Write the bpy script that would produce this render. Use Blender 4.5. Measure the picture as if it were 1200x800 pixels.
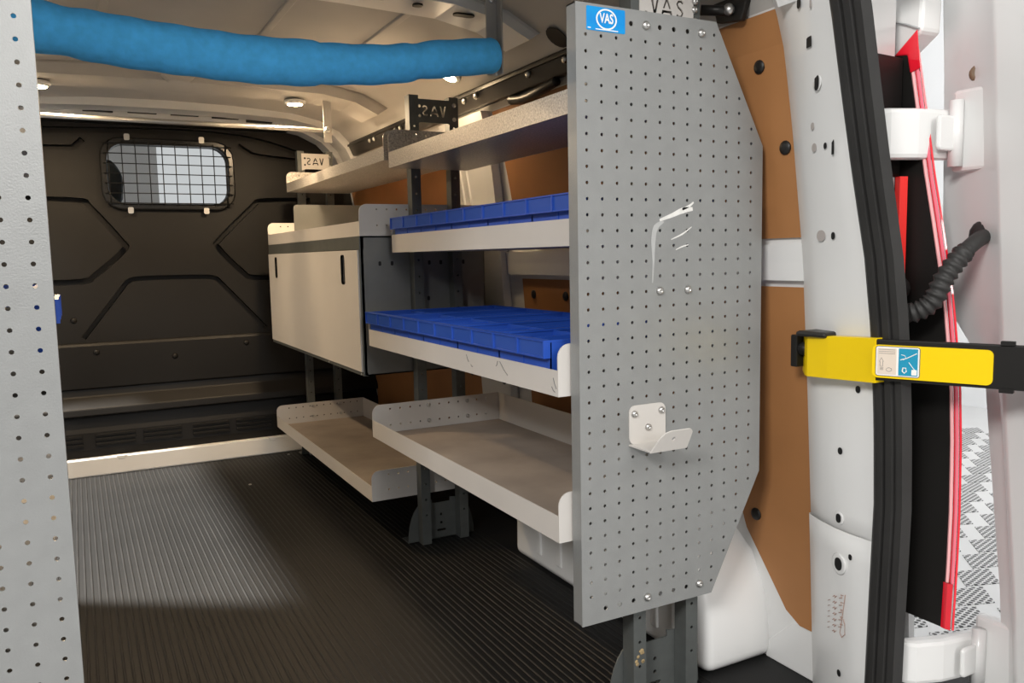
import bpy, bmesh, math, random
from mathutils import Vector, Matrix
from mathutils.geometry import delaunay_2d_cdt
random.seed(7)
for o in list(bpy.data.objects): bpy.data.objects.remove(o)
SC = bpy.context.scene
COL = SC.collection
PI = math.pi

# ------------------------------------------------------------------ camera
cam_d = bpy.data.cameras.new('camera')
cam_d.sensor_width = 36.0
cam_d.lens = 960.46 / 1200 * 36.0
cam_d.clip_start = 0.02
cam = bpy.data.objects.new('camera', cam_d); COL.objects.link(cam)
yaw, pitch, roll = 0.488344, 0.104475, 0.020049
f = Vector((math.sin(yaw)*math.cos(pitch), math.cos(yaw)*math.cos(pitch), -math.sin(pitch)))
rt = Vector((math.cos(yaw), -math.sin(yaw), 0)); dn = f.cross(rt)
r2 = math.cos(roll)*rt + math.sin(roll)*dn; d2 = -math.sin(roll)*rt + math.cos(roll)*dn
m = Matrix((r2, -d2, -f)).transposed().to_4x4(); m.translation = (-0.7193, -1.0926, 0.8147)
cam.matrix_world = m
SC.camera = cam

# ------------------------------------------------------------------ world, lights, exposure
w = bpy.data.worlds.new('world'); SC.world = w; w.use_nodes = True
bg = w.node_tree.nodes['Background']
bg.inputs[0].default_value = (0.98, 0.99, 1.0, 1); bg.inputs[1].default_value = 0.53
def area(name, loc, target, sx, sy, power, color=(1, 1, 1)):
    l = bpy.data.lights.new(name, 'AREA'); l.shape = 'RECTANGLE'; l.size = sx; l.size_y = sy
    l.energy = power; l.color = color
    o = bpy.data.objects.new(name, l); COL.objects.link(o); o.location = loc
    o.rotation_euler = (Vector(target) - Vector(loc)).to_track_quat('-Z', 'Y').to_euler()
    return o
area('showroom_light_rear', (0.0, -2.9, 2.7), (0.0, 0.2, 0.7), 1.6, 1.0, 28, (1, 0.97, 0.93))
area('fill_light_far', (-0.9, -6.5, 2.55), (-0.3, 0.8, 0.9), 1.4, 0.9, 70, (1, 0.97, 0.93))  # added fill, not a showroom lamp; brightens the foam and shelf lips
area('fill_light_wall', (3.6, 1.0, 3.3), (6.0, 2.0, 0.6), 2.2, 1.6, 120, (1, 0.99, 0.97))  # added fill to brighten the showroom wall
sp_l = bpy.data.lights.new('showroom_spot_side', 'SPOT'); sp_l.energy = 3600; sp_l.spot_size = math.radians(36); sp_l.spot_blend = 0.35
sp_l.shadow_soft_size = 0.10; sp_l.color = (1, 0.96, 0.90)
sp_o = bpy.data.objects.new('showroom_spot_side', sp_l); COL.objects.link(sp_o); sp_o.location = (-2.5, 2.45, 3.15)
sp_o.rotation_euler = (Vector((-0.75, 1.65, 0.3)) - Vector((-2.5, 2.45, 3.15))).to_track_quat('-Z', 'Y').to_euler()
area('showroom_light_door', (-2.6, -2.0, 2.3), (0.55, -0.4, 0.6), 0.8, 0.6, 85, (1, 0.98, 0.95))
SC.view_settings.view_transform = 'Standard'
SC.view_settings.look = 'None'
SC.view_settings.gamma = 1.0
SC.view_settings.use_curve_mapping = False
SC.view_settings.exposure = 0.15

# ------------------------------------------------------------------ materials
MATS = {}
def mat(name, col, rough=0.5, metal=0.0, var=0.0, vscale=8.0, bump=0.0, bscale=200.0, spec=0.5,
        emit=None, estr=0.0, coat=0.0, trans=0.0, col2=None, stretch=None, ior=1.45, detail=4.0):
    if name in MATS: return MATS[name]
    m = bpy.data.materials.new(name); m.use_nodes = True
    nt = m.node_tree; b = nt.nodes['Principled BSDF']
    b.inputs['Base Color'].default_value = (*col, 1); b.inputs['Roughness'].default_value = rough
    b.inputs['Metallic'].default_value = metal; b.inputs['Specular IOR Level'].default_value = spec
    b.inputs['Coat Weight'].default_value = coat; b.inputs['Transmission Weight'].default_value = trans
    b.inputs['IOR'].default_value = ior
    if emit: b.inputs['Emission Color'].default_value = (*emit, 1); b.inputs['Emission Strength'].default_value = estr
    tc = nt.nodes.new('ShaderNodeTexCoord'); src = tc.outputs['Object']
    if stretch:
        mp = nt.nodes.new('ShaderNodeMapping'); mp.inputs['Scale'].default_value = stretch
        nt.links.new(src, mp.inputs[0]); src = mp.outputs[0]
    if var > 0:
        n = nt.nodes.new('ShaderNodeTexNoise'); n.inputs['Scale'].default_value = vscale; n.inputs['Detail'].default_value = detail
        nt.links.new(src, n.inputs['Vector'])
        r = nt.nodes.new('ShaderNodeValToRGB')
        c2 = col2 or tuple(c*(1-var) for c in col)
        r.color_ramp.elements[0].position = 0.3; r.color_ramp.elements[1].position = 0.7
        r.color_ramp.elements[0].color = (*c2, 1); r.color_ramp.elements[1].color = (*col, 1)
        nt.links.new(n.outputs['Fac'], r.inputs[0]); nt.links.new(r.outputs[0], b.inputs['Base Color'])
    if bump > 0:
        n = nt.nodes.new('ShaderNodeTexNoise'); n.inputs['Scale'].default_value = bscale; n.inputs['Detail'].default_value = 2
        nt.links.new(src, n.inputs['Vector'])
        bp = nt.nodes.new('ShaderNodeBump'); bp.inputs['Strength'].default_value = bump; bp.inputs['Distance'].default_value = 0.001
        nt.links.new(n.outputs['Fac'], bp.inputs['Height']); nt.links.new(bp.outputs[0], b.inputs['Normal'])
    MATS[name] = m
    return m
HAMMER = mat('grey hammered paint', (0.30, 0.305, 0.30), 0.36, 0.25, 0.08, 30, 0.28, 420)
UPR = mat('dark grey steel', (0.14, 0.15, 0.145), 0.45, 0.4, 0.15, 40, 0.1, 300)
SHELF = mat('light powder coat', (0.62, 0.59, 0.555), 0.5, 0.0, 0.06, 6, 0.05, 300)
SHELFG = mat('light hammered paint', (0.66, 0.62, 0.57), 0.34, 0.4, 0.55, 260, 0.8, 260)  # strong colour speckle stands in for glints off the hammered finish
LINER = mat('worn tan liner', (0.40, 0.34, 0.29), 0.75, 0, 0.35, 5, 0.1, 100)
DOORW = mat('cabinet door cream', (0.60, 0.575, 0.545), 0.55, 0, 0.06, 4)
BLUE = mat('blue bin plastic', (0.022, 0.085, 0.46), 0.38, 0, 0.1, 5)
BLUEL = mat('blue bin label pocket', (0.026, 0.085, 0.40), 0.25, 0)
FOAM = mat('blue foam', (0.085, 0.51, 1.0), 0.9, 0, 0.18, 60, 0.35, 260, detail=6)
BLACKP = mat('black moulded plastic', (0.013, 0.012, 0.011), 0.46, 0, 0.25, 3, 0.05, 300, spec=0.3)
BLACK = mat('black', (0.006, 0.006, 0.006), 0.6)
RUBBER = mat('black rubber', (0.030, 0.029, 0.028), 0.55, 0, 0.3, 12, 0.05, 200)
FLOORM = mat('ribbed rubber mat', (0.010, 0.010, 0.010), 0.55, 0, 0.35, 3.5, 0.05, 200, col2=(0.006, 0.006, 0.006), spec=0.3)
FRIB = mat('rubber rib crest', (0.016, 0.0155, 0.015), 0.5, 0, 0.5, 9, spec=0.35)
WHITE = mat('white van paint', (0.78, 0.78, 0.77), 0.30, 0, 0.03, 4, coat=0.3)
PRIMER = mat('roof grey primer', (0.52, 0.50, 0.47), 0.5, 0, 0.15, 3)
BOARD = mat('brown hardboard', (0.42, 0.19, 0.068), 0.62, 0, 0.22, 3.5, 0.06, 90)
STEEL = mat('zinc steel', (0.58, 0.57, 0.55), 0.34, 0.95)
STEEL2 = mat('dull galvanised steel', (0.45, 0.43, 0.40), 0.45, 0.5, 0.15, 20)
DARKST = mat('dark rail steel', (0.03, 0.028, 0.026), 0.38, 0.5)
YELLOW = mat('yellow strap cover', (0.90, 0.62, 0.0), 0.33, 0, 0.03, 6)
RED = mat('red lens', (0.80, 0.012, 0.03), 0.12, 0, coat=0.6)
PINK = mat('pink clear lens', (0.92, 0.46, 0.47), 0.12, 0, coat=0.6)
STICK = mat('blue sticker', (0.0, 0.20, 0.62), 0.35, 0, 0.25, 18, col2=(0.0, 0.33, 0.72))
PAPER = mat('sticker white', (0.86, 0.84, 0.80), 0.45)
BEIGE = mat('sticker beige', (0.72, 0.62, 0.52), 0.5)
TEAL = mat('sticker teal', (0.01, 0.28, 0.45), 0.45)
INK = mat('grey ink', (0.12, 0.12, 0.12), 0.6)
STAMP = mat('brown stamp ink', (0.42, 0.27, 0.22), 0.7)
SCRATCH = mat('white scuff', (0.80, 0.79, 0.76), 0.6, 0, 0.2, 60)
SCUFF2 = mat('faint grey scuff', (0.44, 0.445, 0.44), 0.5, 0, 0.1, 60)
GLASS = mat('window glass', (0.95, 0.98, 0.98), 0.02, 0, trans=1.0, ior=1.05)
LEDM = mat('warm lamp lens', (1, 0.9, 0.75), 0.3, emit=(1.0, 0.72, 0.40), estr=60)
GROUND = mat('showroom floor', (0.62, 0.62, 0.62), 0.4, 0, 0.08, 3)
TILE = mat('grey perforated tile', (0.30, 0.30, 0.30), 0.6)
SHOWW = mat('showroom wall', (0.84, 0.85, 0.86), 0.7, 0, 0.03, 1)
SEAT = mat('grey seat fabric', (0.10, 0.11, 0.115), 0.9, 0, 0.2, 40)
DIRT = mat('tan dirt', (0.45, 0.33, 0.17), 0.9, 0, 0.4, 80)
BUTTON = mat('black trim button', (0.012, 0.011, 0.010), 0.45)
PLUG = mat('grey plug', (0.42, 0.38, 0.36), 0.6)
# perforated look for the showroom tiles: fine dots in the material
def dotted(m, scale):
    nt = m.node_tree; b = nt.nodes['Principled BSDF']
    tc = nt.nodes.new('ShaderNodeTexCoord'); v = nt.nodes.new('ShaderNodeTexVoronoi'); v.inputs['Scale'].default_value = scale
    v.inputs['Randomness'].default_value = 0.0
    nt.links.new(tc.outputs['Object'], v.inputs['Vector'])
    r = nt.nodes.new('ShaderNodeValToRGB'); r.color_ramp.interpolation = 'CONSTANT'
    r.color_ramp.elements[0].color = (0.05, 0.05, 0.05, 1); r.color_ramp.elements[1].color = (0.55, 0.55, 0.55, 1); r.color_ramp.elements[1].position = 0.42
    nt.links.new(v.outputs['Distance'], r.inputs[0]); nt.links.new(r.outputs[0], b.inputs['Base Color'])
dotted(TILE, 45)

# ------------------------------------------------------------------ mesh helpers
class MB:
    def __init__(s): s.v = []; s.f = []
    def add(s, vs, fs):
        o = len(s.v); s.v += [tuple(v) for v in vs]; s.f += [tuple(i+o for i in q) for q in fs]; return s
    def box(s, x0, x1, y0, y1, z0, z1):
        return s.add([(x, y, z) for z in (z0, z1) for y in (y0, y1) for x in (x0, x1)],
                     [(0, 2, 3, 1), (4, 5, 7, 6), (0, 1, 5, 4), (2, 6, 7, 3), (0, 4, 6, 2), (1, 3, 7, 5)])
    def prism(s, poly, o, U, V, N, th):
        o, U, V, N = Vector(o), Vector(U), Vector(V), Vector(N)
        a = [o+U*p[0]+V*p[1] for p in poly]; n = len(a); b = [p+N*th for p in a]
        return s.add(a+b, [tuple(range(n)), tuple(range(2*n-1, n-1, -1))] + [(i, i+n, (i+1) % n+n, (i+1) % n) for i in range(n)])
    def plate(s, outline, holes, o, U, V, N, th):
        o, U, V, N = Vector(o), Vector(U), Vector(V), Vector(N)
        pts = []; ed = []
        for lp in [outline]+holes:
            k = len(pts); pts += [Vector(p) for p in lp]; n = len(lp)
            ed += [(k+i, k+(i+1) % n) for i in range(n)]
        vs, _, fs, *_r = delaunay_2d_cdt(pts, ed, [tuple(range(len(outline)))], 2, 1e-7)
        n = len(vs); a = [o+U*p[0]+V*p[1] for p in vs]; b = [p+N*th for p in a]
        cnt = {}
        for q in fs:
            for i in range(len(q)): cnt[(q[i], q[(i+1) % len(q)])] = 1
        side = [(i, j) for (i, j) in cnt if (j, i) not in cnt]
        return s.add(a+b, [tuple(q) for q in fs] + [tuple(i+n for i in reversed(q)) for q in fs] + [(j, i, i+n, j+n) for i, j in side])
    def tube(s, path, rad, seg=10, cap=True, flat=None, up=(0, 0, 1)):
        P = [Vector(p) for p in path]; n = len(P)
        if not isinstance(rad, (list, tuple)): rad = [rad]*n
        vs = []; fs = []; up = Vector(up)
        for i in range(n):
            t = (P[min(i+1, n-1)]-P[max(i-1, 0)]).normalized()
            a = t.cross(up)
            if a.length < 1e-4: a = t.cross(Vector((1, 0, 0)))
            a.normalize(); c = a.cross(t).normalized()
            for k in range(seg):
                th = 2*PI*k/seg
                vs.append(P[i] + a*math.cos(th)*rad[i] + c*math.sin(th)*rad[i]*(flat or 1))
        for i in range(n-1):
            for k in range(seg):
                k2 = (k+1) % seg
                fs.append((i*seg+k, i*seg+k2, (i+1)*seg+k2, (i+1)*seg+k))
        if cap: fs += [tuple(range(seg-1, -1, -1)), tuple((n-1)*seg+k for k in range(seg))]
        return s.add(vs, fs)
    def rev(s, prof, o, axis, seg=14):
        o = Vector(o); ax = Vector(axis).normalized()
        a = ax.orthogonal().normalized(); c = ax.cross(a)
        vs = []; fs = []; n = len(prof)
        for r, h in prof:
            for k in range(seg):
                th = 2*PI*k/seg; vs.append(o+ax*h+(a*math.cos(th)+c*math.sin(th))*r)
        for i in range(n-1):
            for k in range(seg):
                k2 = (k+1) % seg; fs.append((i*seg+k, i*seg+k2, (i+1)*seg+k2, (i+1)*seg+k))
        fs += [tuple(range(seg-1, -1, -1)), tuple((n-1)*seg+k for k in range(seg))]
        return s.add(vs, fs)
    def grid(s, rows):
        n = len(rows[0]); vs = [p for r in rows for p in r]
        return s.add(vs, [(i*n+k, i*n+k+1, (i+1)*n+k+1, (i+1)*n+k) for i in range(len(rows)-1) for k in range(n-1)])
    def mesh(s, name, m, smooth=False):
        me = bpy.data.meshes.new(name); me.from_pydata(s.v, [], s.f); me.validate()
        bm = bmesh.new(); bm.from_mesh(me); bmesh.ops.recalc_face_normals(bm, faces=bm.faces); bm.to_mesh(me); bm.free()
        me.materials.append(m)
        if smooth: me.shade_smooth()
        return me
    def build(s, name, m, parent=None, smooth=False, bevel=0, local=False, solid=0, auto=None):
        o = bpy.data.objects.new(name, s.mesh(name, m, smooth)); COL.objects.link(o)
        if parent:
            o.parent = parent
            if not local: o.matrix_parent_inverse = Matrix.Translation(-wloc(parent))
        if solid: md = o.modifiers.new('solid', 'SOLIDIFY'); md.thickness = solid; md.offset = 0
        if bevel:
            md = o.modifiers.new('bevel', 'BEVEL'); md.width = bevel; md.segments = 2; md.limit_method = 'ANGLE'
        if auto is not None:
            try: o.data.shade_auto_smooth(angle=auto) if hasattr(o.data, 'shade_auto_smooth') else o.data.set_sharp_from_angle(angle=auto)
            except Exception: pass
        return o
def wloc(o):
    v = Vector(o.location)
    if o.parent: v = v+o.matrix_parent_inverse.translation+wloc(o.parent)
    return v
def tag(o, label=None, cat=None, group=None, kind=None):
    if label: o['label'] = label
    if cat: o['category'] = cat
    if group: o['group'] = group
    if kind: o['kind'] = kind
    return o
def thing(name, label, cat, loc=(0, 0, 0), group=None, kind=None):
    o = bpy.data.objects.new(name, None); COL.objects.link(o); o.location = loc; o.empty_display_size = 0.05
    return tag(o, label, cat, group, kind)
def struct(o, label=None): return tag(o, label, None, None, 'structure')
def copy_tree(o, parent=None, loc=None, rz=None):
    c = o.copy(); COL.objects.link(c)
    if parent is not None: c.parent = parent
    if loc is not None: c.location = loc
    if rz is not None: c.rotation_euler = (0, 0, rz)
    for ch in list(o.children): copy_tree(ch, c)
    return c
def circ(x, y, r, n=8, ry=None): return [(x+r*math.cos(2*PI*k/n+.39), y+(ry or r)*math.sin(2*PI*k/n+.39)) for k in range(n)]
def rrect(x0, x1, y0, y1, r, n=4):
    o = []
    for cx, cy, a in ((x1-r, y0+r, -90), (x1-r, y1-r, 0), (x0+r, y1-r, 90), (x0+r, y0+r, 180)):
        for k in range(n+1):
            t = math.radians(a+90*k/n); o.append((cx+r*math.cos(t), cy+r*math.sin(t)))
    return o
def lerp(tab, z):
    if z <= tab[0][0]: return tab[0][1]
    for (a, p), (b, q) in zip(tab, tab[1:]):
        if z <= b: return p+(q-p)*(z-a)/(b-a)
    return tab[-1][1]
def smooth_path(pts, n=6):
    P = [Vector(p) for p in pts]; out = []
    for i in range(len(P)-1):
        p0 = P[max(i-1, 0)]; p1 = P[i]; p2 = P[i+1]; p3 = P[min(i+2, len(P)-1)]
        for k in range(n):
            t = k/n
            out.append(0.5*((2*p1)+(p2-p0)*t+(2*p0-5*p1+4*p2-p3)*t*t+(3*p1-p0-3*p2+p3)*t**3))
    out.append(P[-1]); return out
def text_obj(txt, size, m, o, U, V, N, ext, name, parent, squash=1.0):
    cu = bpy.data.curves.new(name, 'FONT'); cu.body = txt; cu.size = size; cu.extrude = 0; cu.offset = size*.022; cu.align_x = 'CENTER'; cu.align_y = 'CENTER'
    tmp = bpy.data.objects.new('tmp', cu); COL.objects.link(tmp)
    me = bpy.data.meshes.new_from_object(tmp); bpy.data.objects.remove(tmp)
    U, V, N, o = Vector(U), Vector(V), Vector(N), Vector(o)
    for v in me.vertices: v.co = o+U*v.co.x*squash+V*v.co.y+N*ext
    me.materials.clear(); me.materials.append(m); me.name = name
    ob = bpy.data.objects.new(name, me); COL.objects.link(ob); ob.parent = parent
    ob.matrix_parent_inverse = Matrix.Translation(-wloc(parent)); return ob
X, Y, Z = Vector((1, 0, 0)), Vector((0, 1, 0)), Vector((0, 0, 1))
XC = -0.38                                                # centre line of the van
WALL = [(0, .472), (.28, .457), (.57, .439), (.80, .422), (1.02, .392), (1.15, .370), (1.22, .347)]
ROOF = [(.347, 1.22), (.318, 1.275), (.27, 1.325), (.19, 1.365), (.08, 1.388), (-.15, 1.402), (-.38, 1.406)]
def wx(z): return lerp(WALL, z)
def roofz(x):
    x = XC+abs(x-XC)
    for (a, p), (b, q) in zip(ROOF, ROOF[1:]):
        if x >= b: return p+(q-p)*min(1, max(0, (x-a)/(b-a)))
    return ROOF[-1][1]
YB = 2.46                                                 # bulkhead plane

# ================================================================== STRUCTURE
# ---- showroom outside
g = MB().box(-9, 9, -9, 9, -0.57, -0.55).build('ground', GROUND); struct(g, 'pale grey showroom floor outside the van')
tl = MB().prism([(-.13, 0), (0, -.085), (.13, 0), (0, .085)], (0, 0, 0), X, Y, Z, .004).mesh('floor_tile', TILE)
k = 0
for i in range(18):
    for j in range(15):
        x = 1.7+i*.20; y = .1+j*.2+(i % 2)*.1
        if abs((y+1.09)-(x+.72)*.635) > .62: continue
        o = bpy.data.objects.new('floor_tile', tl); COL.objects.link(o); o.location = (x, y, -.5505); o.parent = g
        o.rotation_euler = (0, 0, .25)
sw = MB().box(6.0, 6.1, -9, 9, -.55, 4).build('wall_showroom', SHOWW); struct(sw, 'white showroom wall beyond the van')

sl_ = MB().box(-4.1, -4.0, -9, 9, -.55, 4).build('light_block_left', mat('grey partition', (.30, .29, .28), .8, 0, .05, 1)); struct(sl_, 'unseen grey panel added to block light outside the open sliding door')  # out of view, added to keep world light off the cargo floor
sf_ = MB().box(-4.0, .10, 8.0, 8.1, -.55, 4).build('wall_showroom_front', mat('grey partition'  , (.30, .29, .28))); struct(sf_, 'grey showroom partition ahead of the van')
# ---- cargo floor with ribbed mat
fl = MB().box(XC-.84, XC+.85, -.26, 2.62, -.03, 0).build('floor', FLOORM); struct(fl, 'black ribbed rubber cargo floor')
rb = MB()
x = -1.14
while x < .30:
    rb.add([(x-.003, -.25, 0), (x-.001, -.25, .0018), (x+.001, -.25, .0018), (x+.003, -.25, 0),
            (x-.003, 2.39, 0), (x-.001, 2.39, .0018), (x+.001, 2.39, .0018), (x+.003, 2.39, 0)],
           [(0, 1, 5, 4), (1, 2, 6, 5), (2, 3, 7, 6)])
    x += .0158
tag(rb.build('mat_ribs', FRIB, fl), kind='stuff')
for (px, py) in ((-.075, .03), (.30, 1.55), (.03, 2.34), (-.20, 1.95)):
    MB().rev([(.006, 0), (.005, .003), (.002, .004)], (px, py, .0), Z, 10).build('floor_screw', STEEL, fl, smooth=True)

# ---- right side wall
def wall_grid(sign):
    zs = [0, .1, .2, .28, .4, .57, .7, .8, .92, 1.02, 1.15, 1.22]
    return zs, sign
def wxx(z, sign, off=0): return XC+sign*(wx(z)-XC-off)
def wallstrip(y0, y1, z0, z1, off, sign=1, step=.06, back=.012):
    """curved sheet lying on the side wall, given y limits as functions of z"""
    f0 = y0 if callable(y0) else (lambda z: y0); f1 = y1 if callable(y1) else (lambda z: y1)
    n = max(2, int((z1-z0)/step)+1); mb = MB(); A = []; B = []
    for i in range(n+1):
        z = z0+(z1-z0)*i/n
        A.append([(wxx(z, sign, off), f0(z), z), (wxx(z, sign, off), f1(z), z)])
        B.append([(wxx(z, sign, off-back), f1(z), z), (wxx(z, sign, off-back), f0(z), z)])
    rows = [a+b+[a[0]] for a, b in zip(A, B)]
    mb.grid(rows)
    mb.add(A[0]+B[0], [(0, 1, 2, 3)]); mb.add(A[-1]+B[-1], [(3, 2, 1, 0)])
    return mb
wr = wallstrip(-.06, 2.62, 0, 1.22, 0, back=.02).build('wall_right', WHITE); struct(wr, 'white painted van side wall behind the shelving')
wallstrip(-.15, 2.62, -.30, 1.22, -.135, back=.015).build('outer_skin', WHITE, wr)
b1 = wallstrip(-.085, lambda z: lerp([(.10, -.02), (.115, .01), (.26, .115), (.31, .13), (.312, .98), (.75, .98)], z), .10, .748, .006, back=.004, step=.02).build('hardboard_panel', BOARD, wr)
wallstrip(-.075, lambda z: lerp([(.836, .86), (.90, .98), (1.22, 1.0)], z), .836, 1.215, .006, back=.004).build('hardboard_panel', BOARD, wr)
wallstrip(1.30, 2.42, .12, .74, .006, back=.004).build('hardboard_panel', BOARD, wr)
wallstrip(1.36, 2.42, .84, 1.21, .006, back=.004).build('hardboard_panel', BOARD, wr)
wallstrip(lambda z: lerp([(.0, 1.07), (.75, 1.06), (1.22, 1.02)], z), lambda z: lerp([(0, 1.27), (.75, 1.27), (1.22, 1.33)], z), .02, 1.22, .030, back=.03).build('body_pillar', WHITE, wr, bevel=.008)
wallstrip(-.06, 1.06, .760, .825, .014, back=.014).build('body_rib', WHITE, wr, bevel=.006)
for yy in (1.20, 1.245):
    wallstrip(yy-.007, yy+.007, .86, 1.15, .036, back=.01).build('pillar_bead', WHITE, wr, bevel=.003)
for y, z, r in ((1.275, 1.05, .012), (1.14, .47, .011), (1.10, .445, .02)):
    MB().rev([(r, 0), (r, .001)], (wx(z)-.0305, y, z), -X, 12).build('access_hole', BLACK, wr)
def button(y, z, r=.013, off=.006):
    MB().rev([(r, 0), (r*.9, .003), (r*.4, .0045)], (wx(z)-off, y, z), -X, 12).build('trim_button', BUTTON, wr, smooth=True)
for y, z in ((.005, 1.135), (-.035, .992), (.085, .293), (.98, .50), (.92, .705), (.75, .705), (.6, 1.12), (1.38, .43)): button(y, z)
MB().rev([(.006, 0), (.006, .001)], (wx(.045)-.0005, -.045, .045), -X, 10).build('access_hole', BLACK, wr)
# wheel arch
prof = [(.060, 0), (.062, .05), (.072, .13), (.105, .21), (.18, .27), (.26, .305), (.40, .315), (.74, .315), (.80, .30), (.83, .26), (.838, .15), (.842, 0)]
ar = MB().prism(prof, (.302, 0, 0), Y, Z, X, .18).build('wheel_arch', WHITE, wr, bevel=.05)
ar.modifiers['bevel'].segments = 5; ar.data.shade_smooth()
for y in (.15, .22, .30, .40, .50, .60, .70):
    MB().prism([(y-.012, .04), (y+.012, .04), (y+.010, .13), (y-.010, .13)], (.297, 0, 0), Y, Z, X, .02).build('arch_rib', WHITE, ar, bevel=.004)
sill = MB().prism([(-.16, 0), (.07, 0), (.07, .03), (.0, .10), (-.16, .10)], (.4655, 0, 0), Y, Z, X, .03).build('sill_panel', WHITE, wr, bevel=.002)

# ---- left side wall with sliding door opening
wl = MB()
for (a, b, c, d) in ((-.06, 1.43, 0, 1.22), (2.42, 2.62, 0, 1.22), (1.43, 2.42, 1.19, 1.22)):
    s_ = wallstrip(a, b, c, d, 0, sign=-1, back=.03); wl.add(s_.v, s_.f)
wl = wl.build('wall_left', WHITE); struct(wl, 'white painted van side wall with open sliding door gap')

# ---- roof
def roof_path(off=0, n=1):
    r = [(x, z) for x, z in ROOF]; full = r+[(2*XC-x, z) for x, z in reversed(r[:-1])]
    out = []
    for i, (x, z) in enumerate(full):
        d = Vector((x-XC, 0, z-.9)).normalized()
        out.append((x-d.x*off, z-d.z*off))
    return out
def roof_sheet(y0, y1, o0, o1, trim=0):
    a = roof_path(o0); b = roof_path(o1); mb = MB()
    if trim: a = a[trim:-trim]; b = b[trim:-trim]
    rows = []
    for (xa, za), (xb, zb) in zip(a, b):
        rows.append([(xa, y0, za), (xa, y1, za), (xb, y1, zb), (xb, y0, zb), (xa, y0, za)])
    mb.grid(rows); mb.add(rows[0][:4], [(0, 1, 2, 3)]); mb.add(rows[-1][:4], [(3, 2, 1, 0)]); return mb
ce = roof_sheet(-.22, 2.62, 0, -.02).build('ceiling', PRIMER, smooth=True, auto=.6); struct(ce, 'painted metal van roof with pressed ribs')
roof_sheet(-.30, 2.62, -.05, -.06).build('outer_roof_skin', WHITE, ce)
for y0, y1, d in ((.60, .73, .035), (1.64, 1.83, .045)):
    roof_sheet(y0, y1, d, -.005, 2).build('roof_bow', WHITE if y0 < 1 else PRIMER, ce, bevel=.012)
for y0, y1, d in ((-.22, -.10, .05),): roof_sheet(y0, y1, d, -.005).build('rear_header', WHITE, ce)
roof_sheet(2.22, 2.34, .030, -.005).build('front_header', WHITE, ce, bevel=.006)
roof_sheet(2.36, 2.455, .045, -.005).build('front_header', WHITE, ce, bevel=.006)
for yy in (.88, 1.18, 1.46): 
    pass
for xx in (-.24, .02, -.62):
    z = roofz(xx)
    MB().box(xx-.010, xx+.010, .73, 1.64, z-.006, z+.01).build('roof_seam', PRIMER, ce, bevel=.003)
for xx, wdt in ((-.12, .055), (-.02, .022), (.09, .05)):
    z = roofz(xx)-.0345
    MB().prism(rrect(-wdt/2, wdt/2, -.011, .011, .009), (xx, .63, z-.002), X, Y, Z, .004).build('bow_slot', BLACK, ce)
for xx in (-.60, -.45, -.30, -.15, -.02):
    MB().box(xx-.05, xx+.05, 2.342, 2.358, roofz(xx)-.03, roofz(xx)-.002).build('header_slot', BLACK, ce)
MB().rev([(.03, 0), (.03, .001)], (.285, .55, 1.3045), Vector((-.62, 0, -.78)), 16).build('roof_hole', BLACK, ce)
MB().rev([(.02, 0), (.02, .001)], (.26, 1.02, 1.3275), Vector((-.5, 0, -.85)), 16).build('roof_hole', BLACK, ce)
# mid clip on the bow
MB().prism([(-.05, 0), (.05, 0), (.03, -.02), (-.03, -.02)], (-.40, 1.60, 1.375), X, Z, Y, .04).build('bow_clip', PRIMER, ce, bevel=.004)

# ---- cant rail along the right roof edge
rl = thing('roof_side_rail', 'black steel rail running along the roof edge above the brown board', 'rail', (.33, .3, 1.26))
MB().prism([(.312, 1.292), (.346, 1.270), (.338, 1.232), (.322, 1.232), (.304, 1.272)], (0, .20, 0), X, Z, Y, 2.1).build('rail', DARKST, rl, bevel=.004)
MB().box(.300, .306, .20, 2.3, 1.268, 1.276).build('lower_lip', DARKST, rl)
for y in (.42, .55, .72, 1.02, 1.10, 1.35, 1.40, 1.62, 1.67, 1.9, 1.95):
    MB().rev([(.009, 0), (.008, .006), (.004, .009)], (.307, y, 1.258), -X, 8).build('bolt', STEEL, rl, smooth=True)
cb = MB().tube(smooth_path([(.325, .62, 1.225), (.318, .68, 1.215), (.325, .78, 1.212), (.33, .86, 1.222)]), .012, 8).build('cable_clamp', DARKST, rl, smooth=True)
MB().prism([(-.03, 0), (.06, 0), (.05, -.035), (-.01, -.045)], (.325, .02, 1.255), Y, Z, X, .012).build('end_bracket', DARKST, rl, bevel=.002)
MB().tube([(.28, .06, 1.235), (.34, .02, 1.23)], .009, 10).build('end_pin', DARKST, rl, smooth=True)
MB().rev([(.010, 0), (.010, .006), (.004, .009)], (.318, .03, 1.232), Vector((-.8, -.6, 0)), 12).build('bolt', STEEL, rl, smooth=True)

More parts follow.
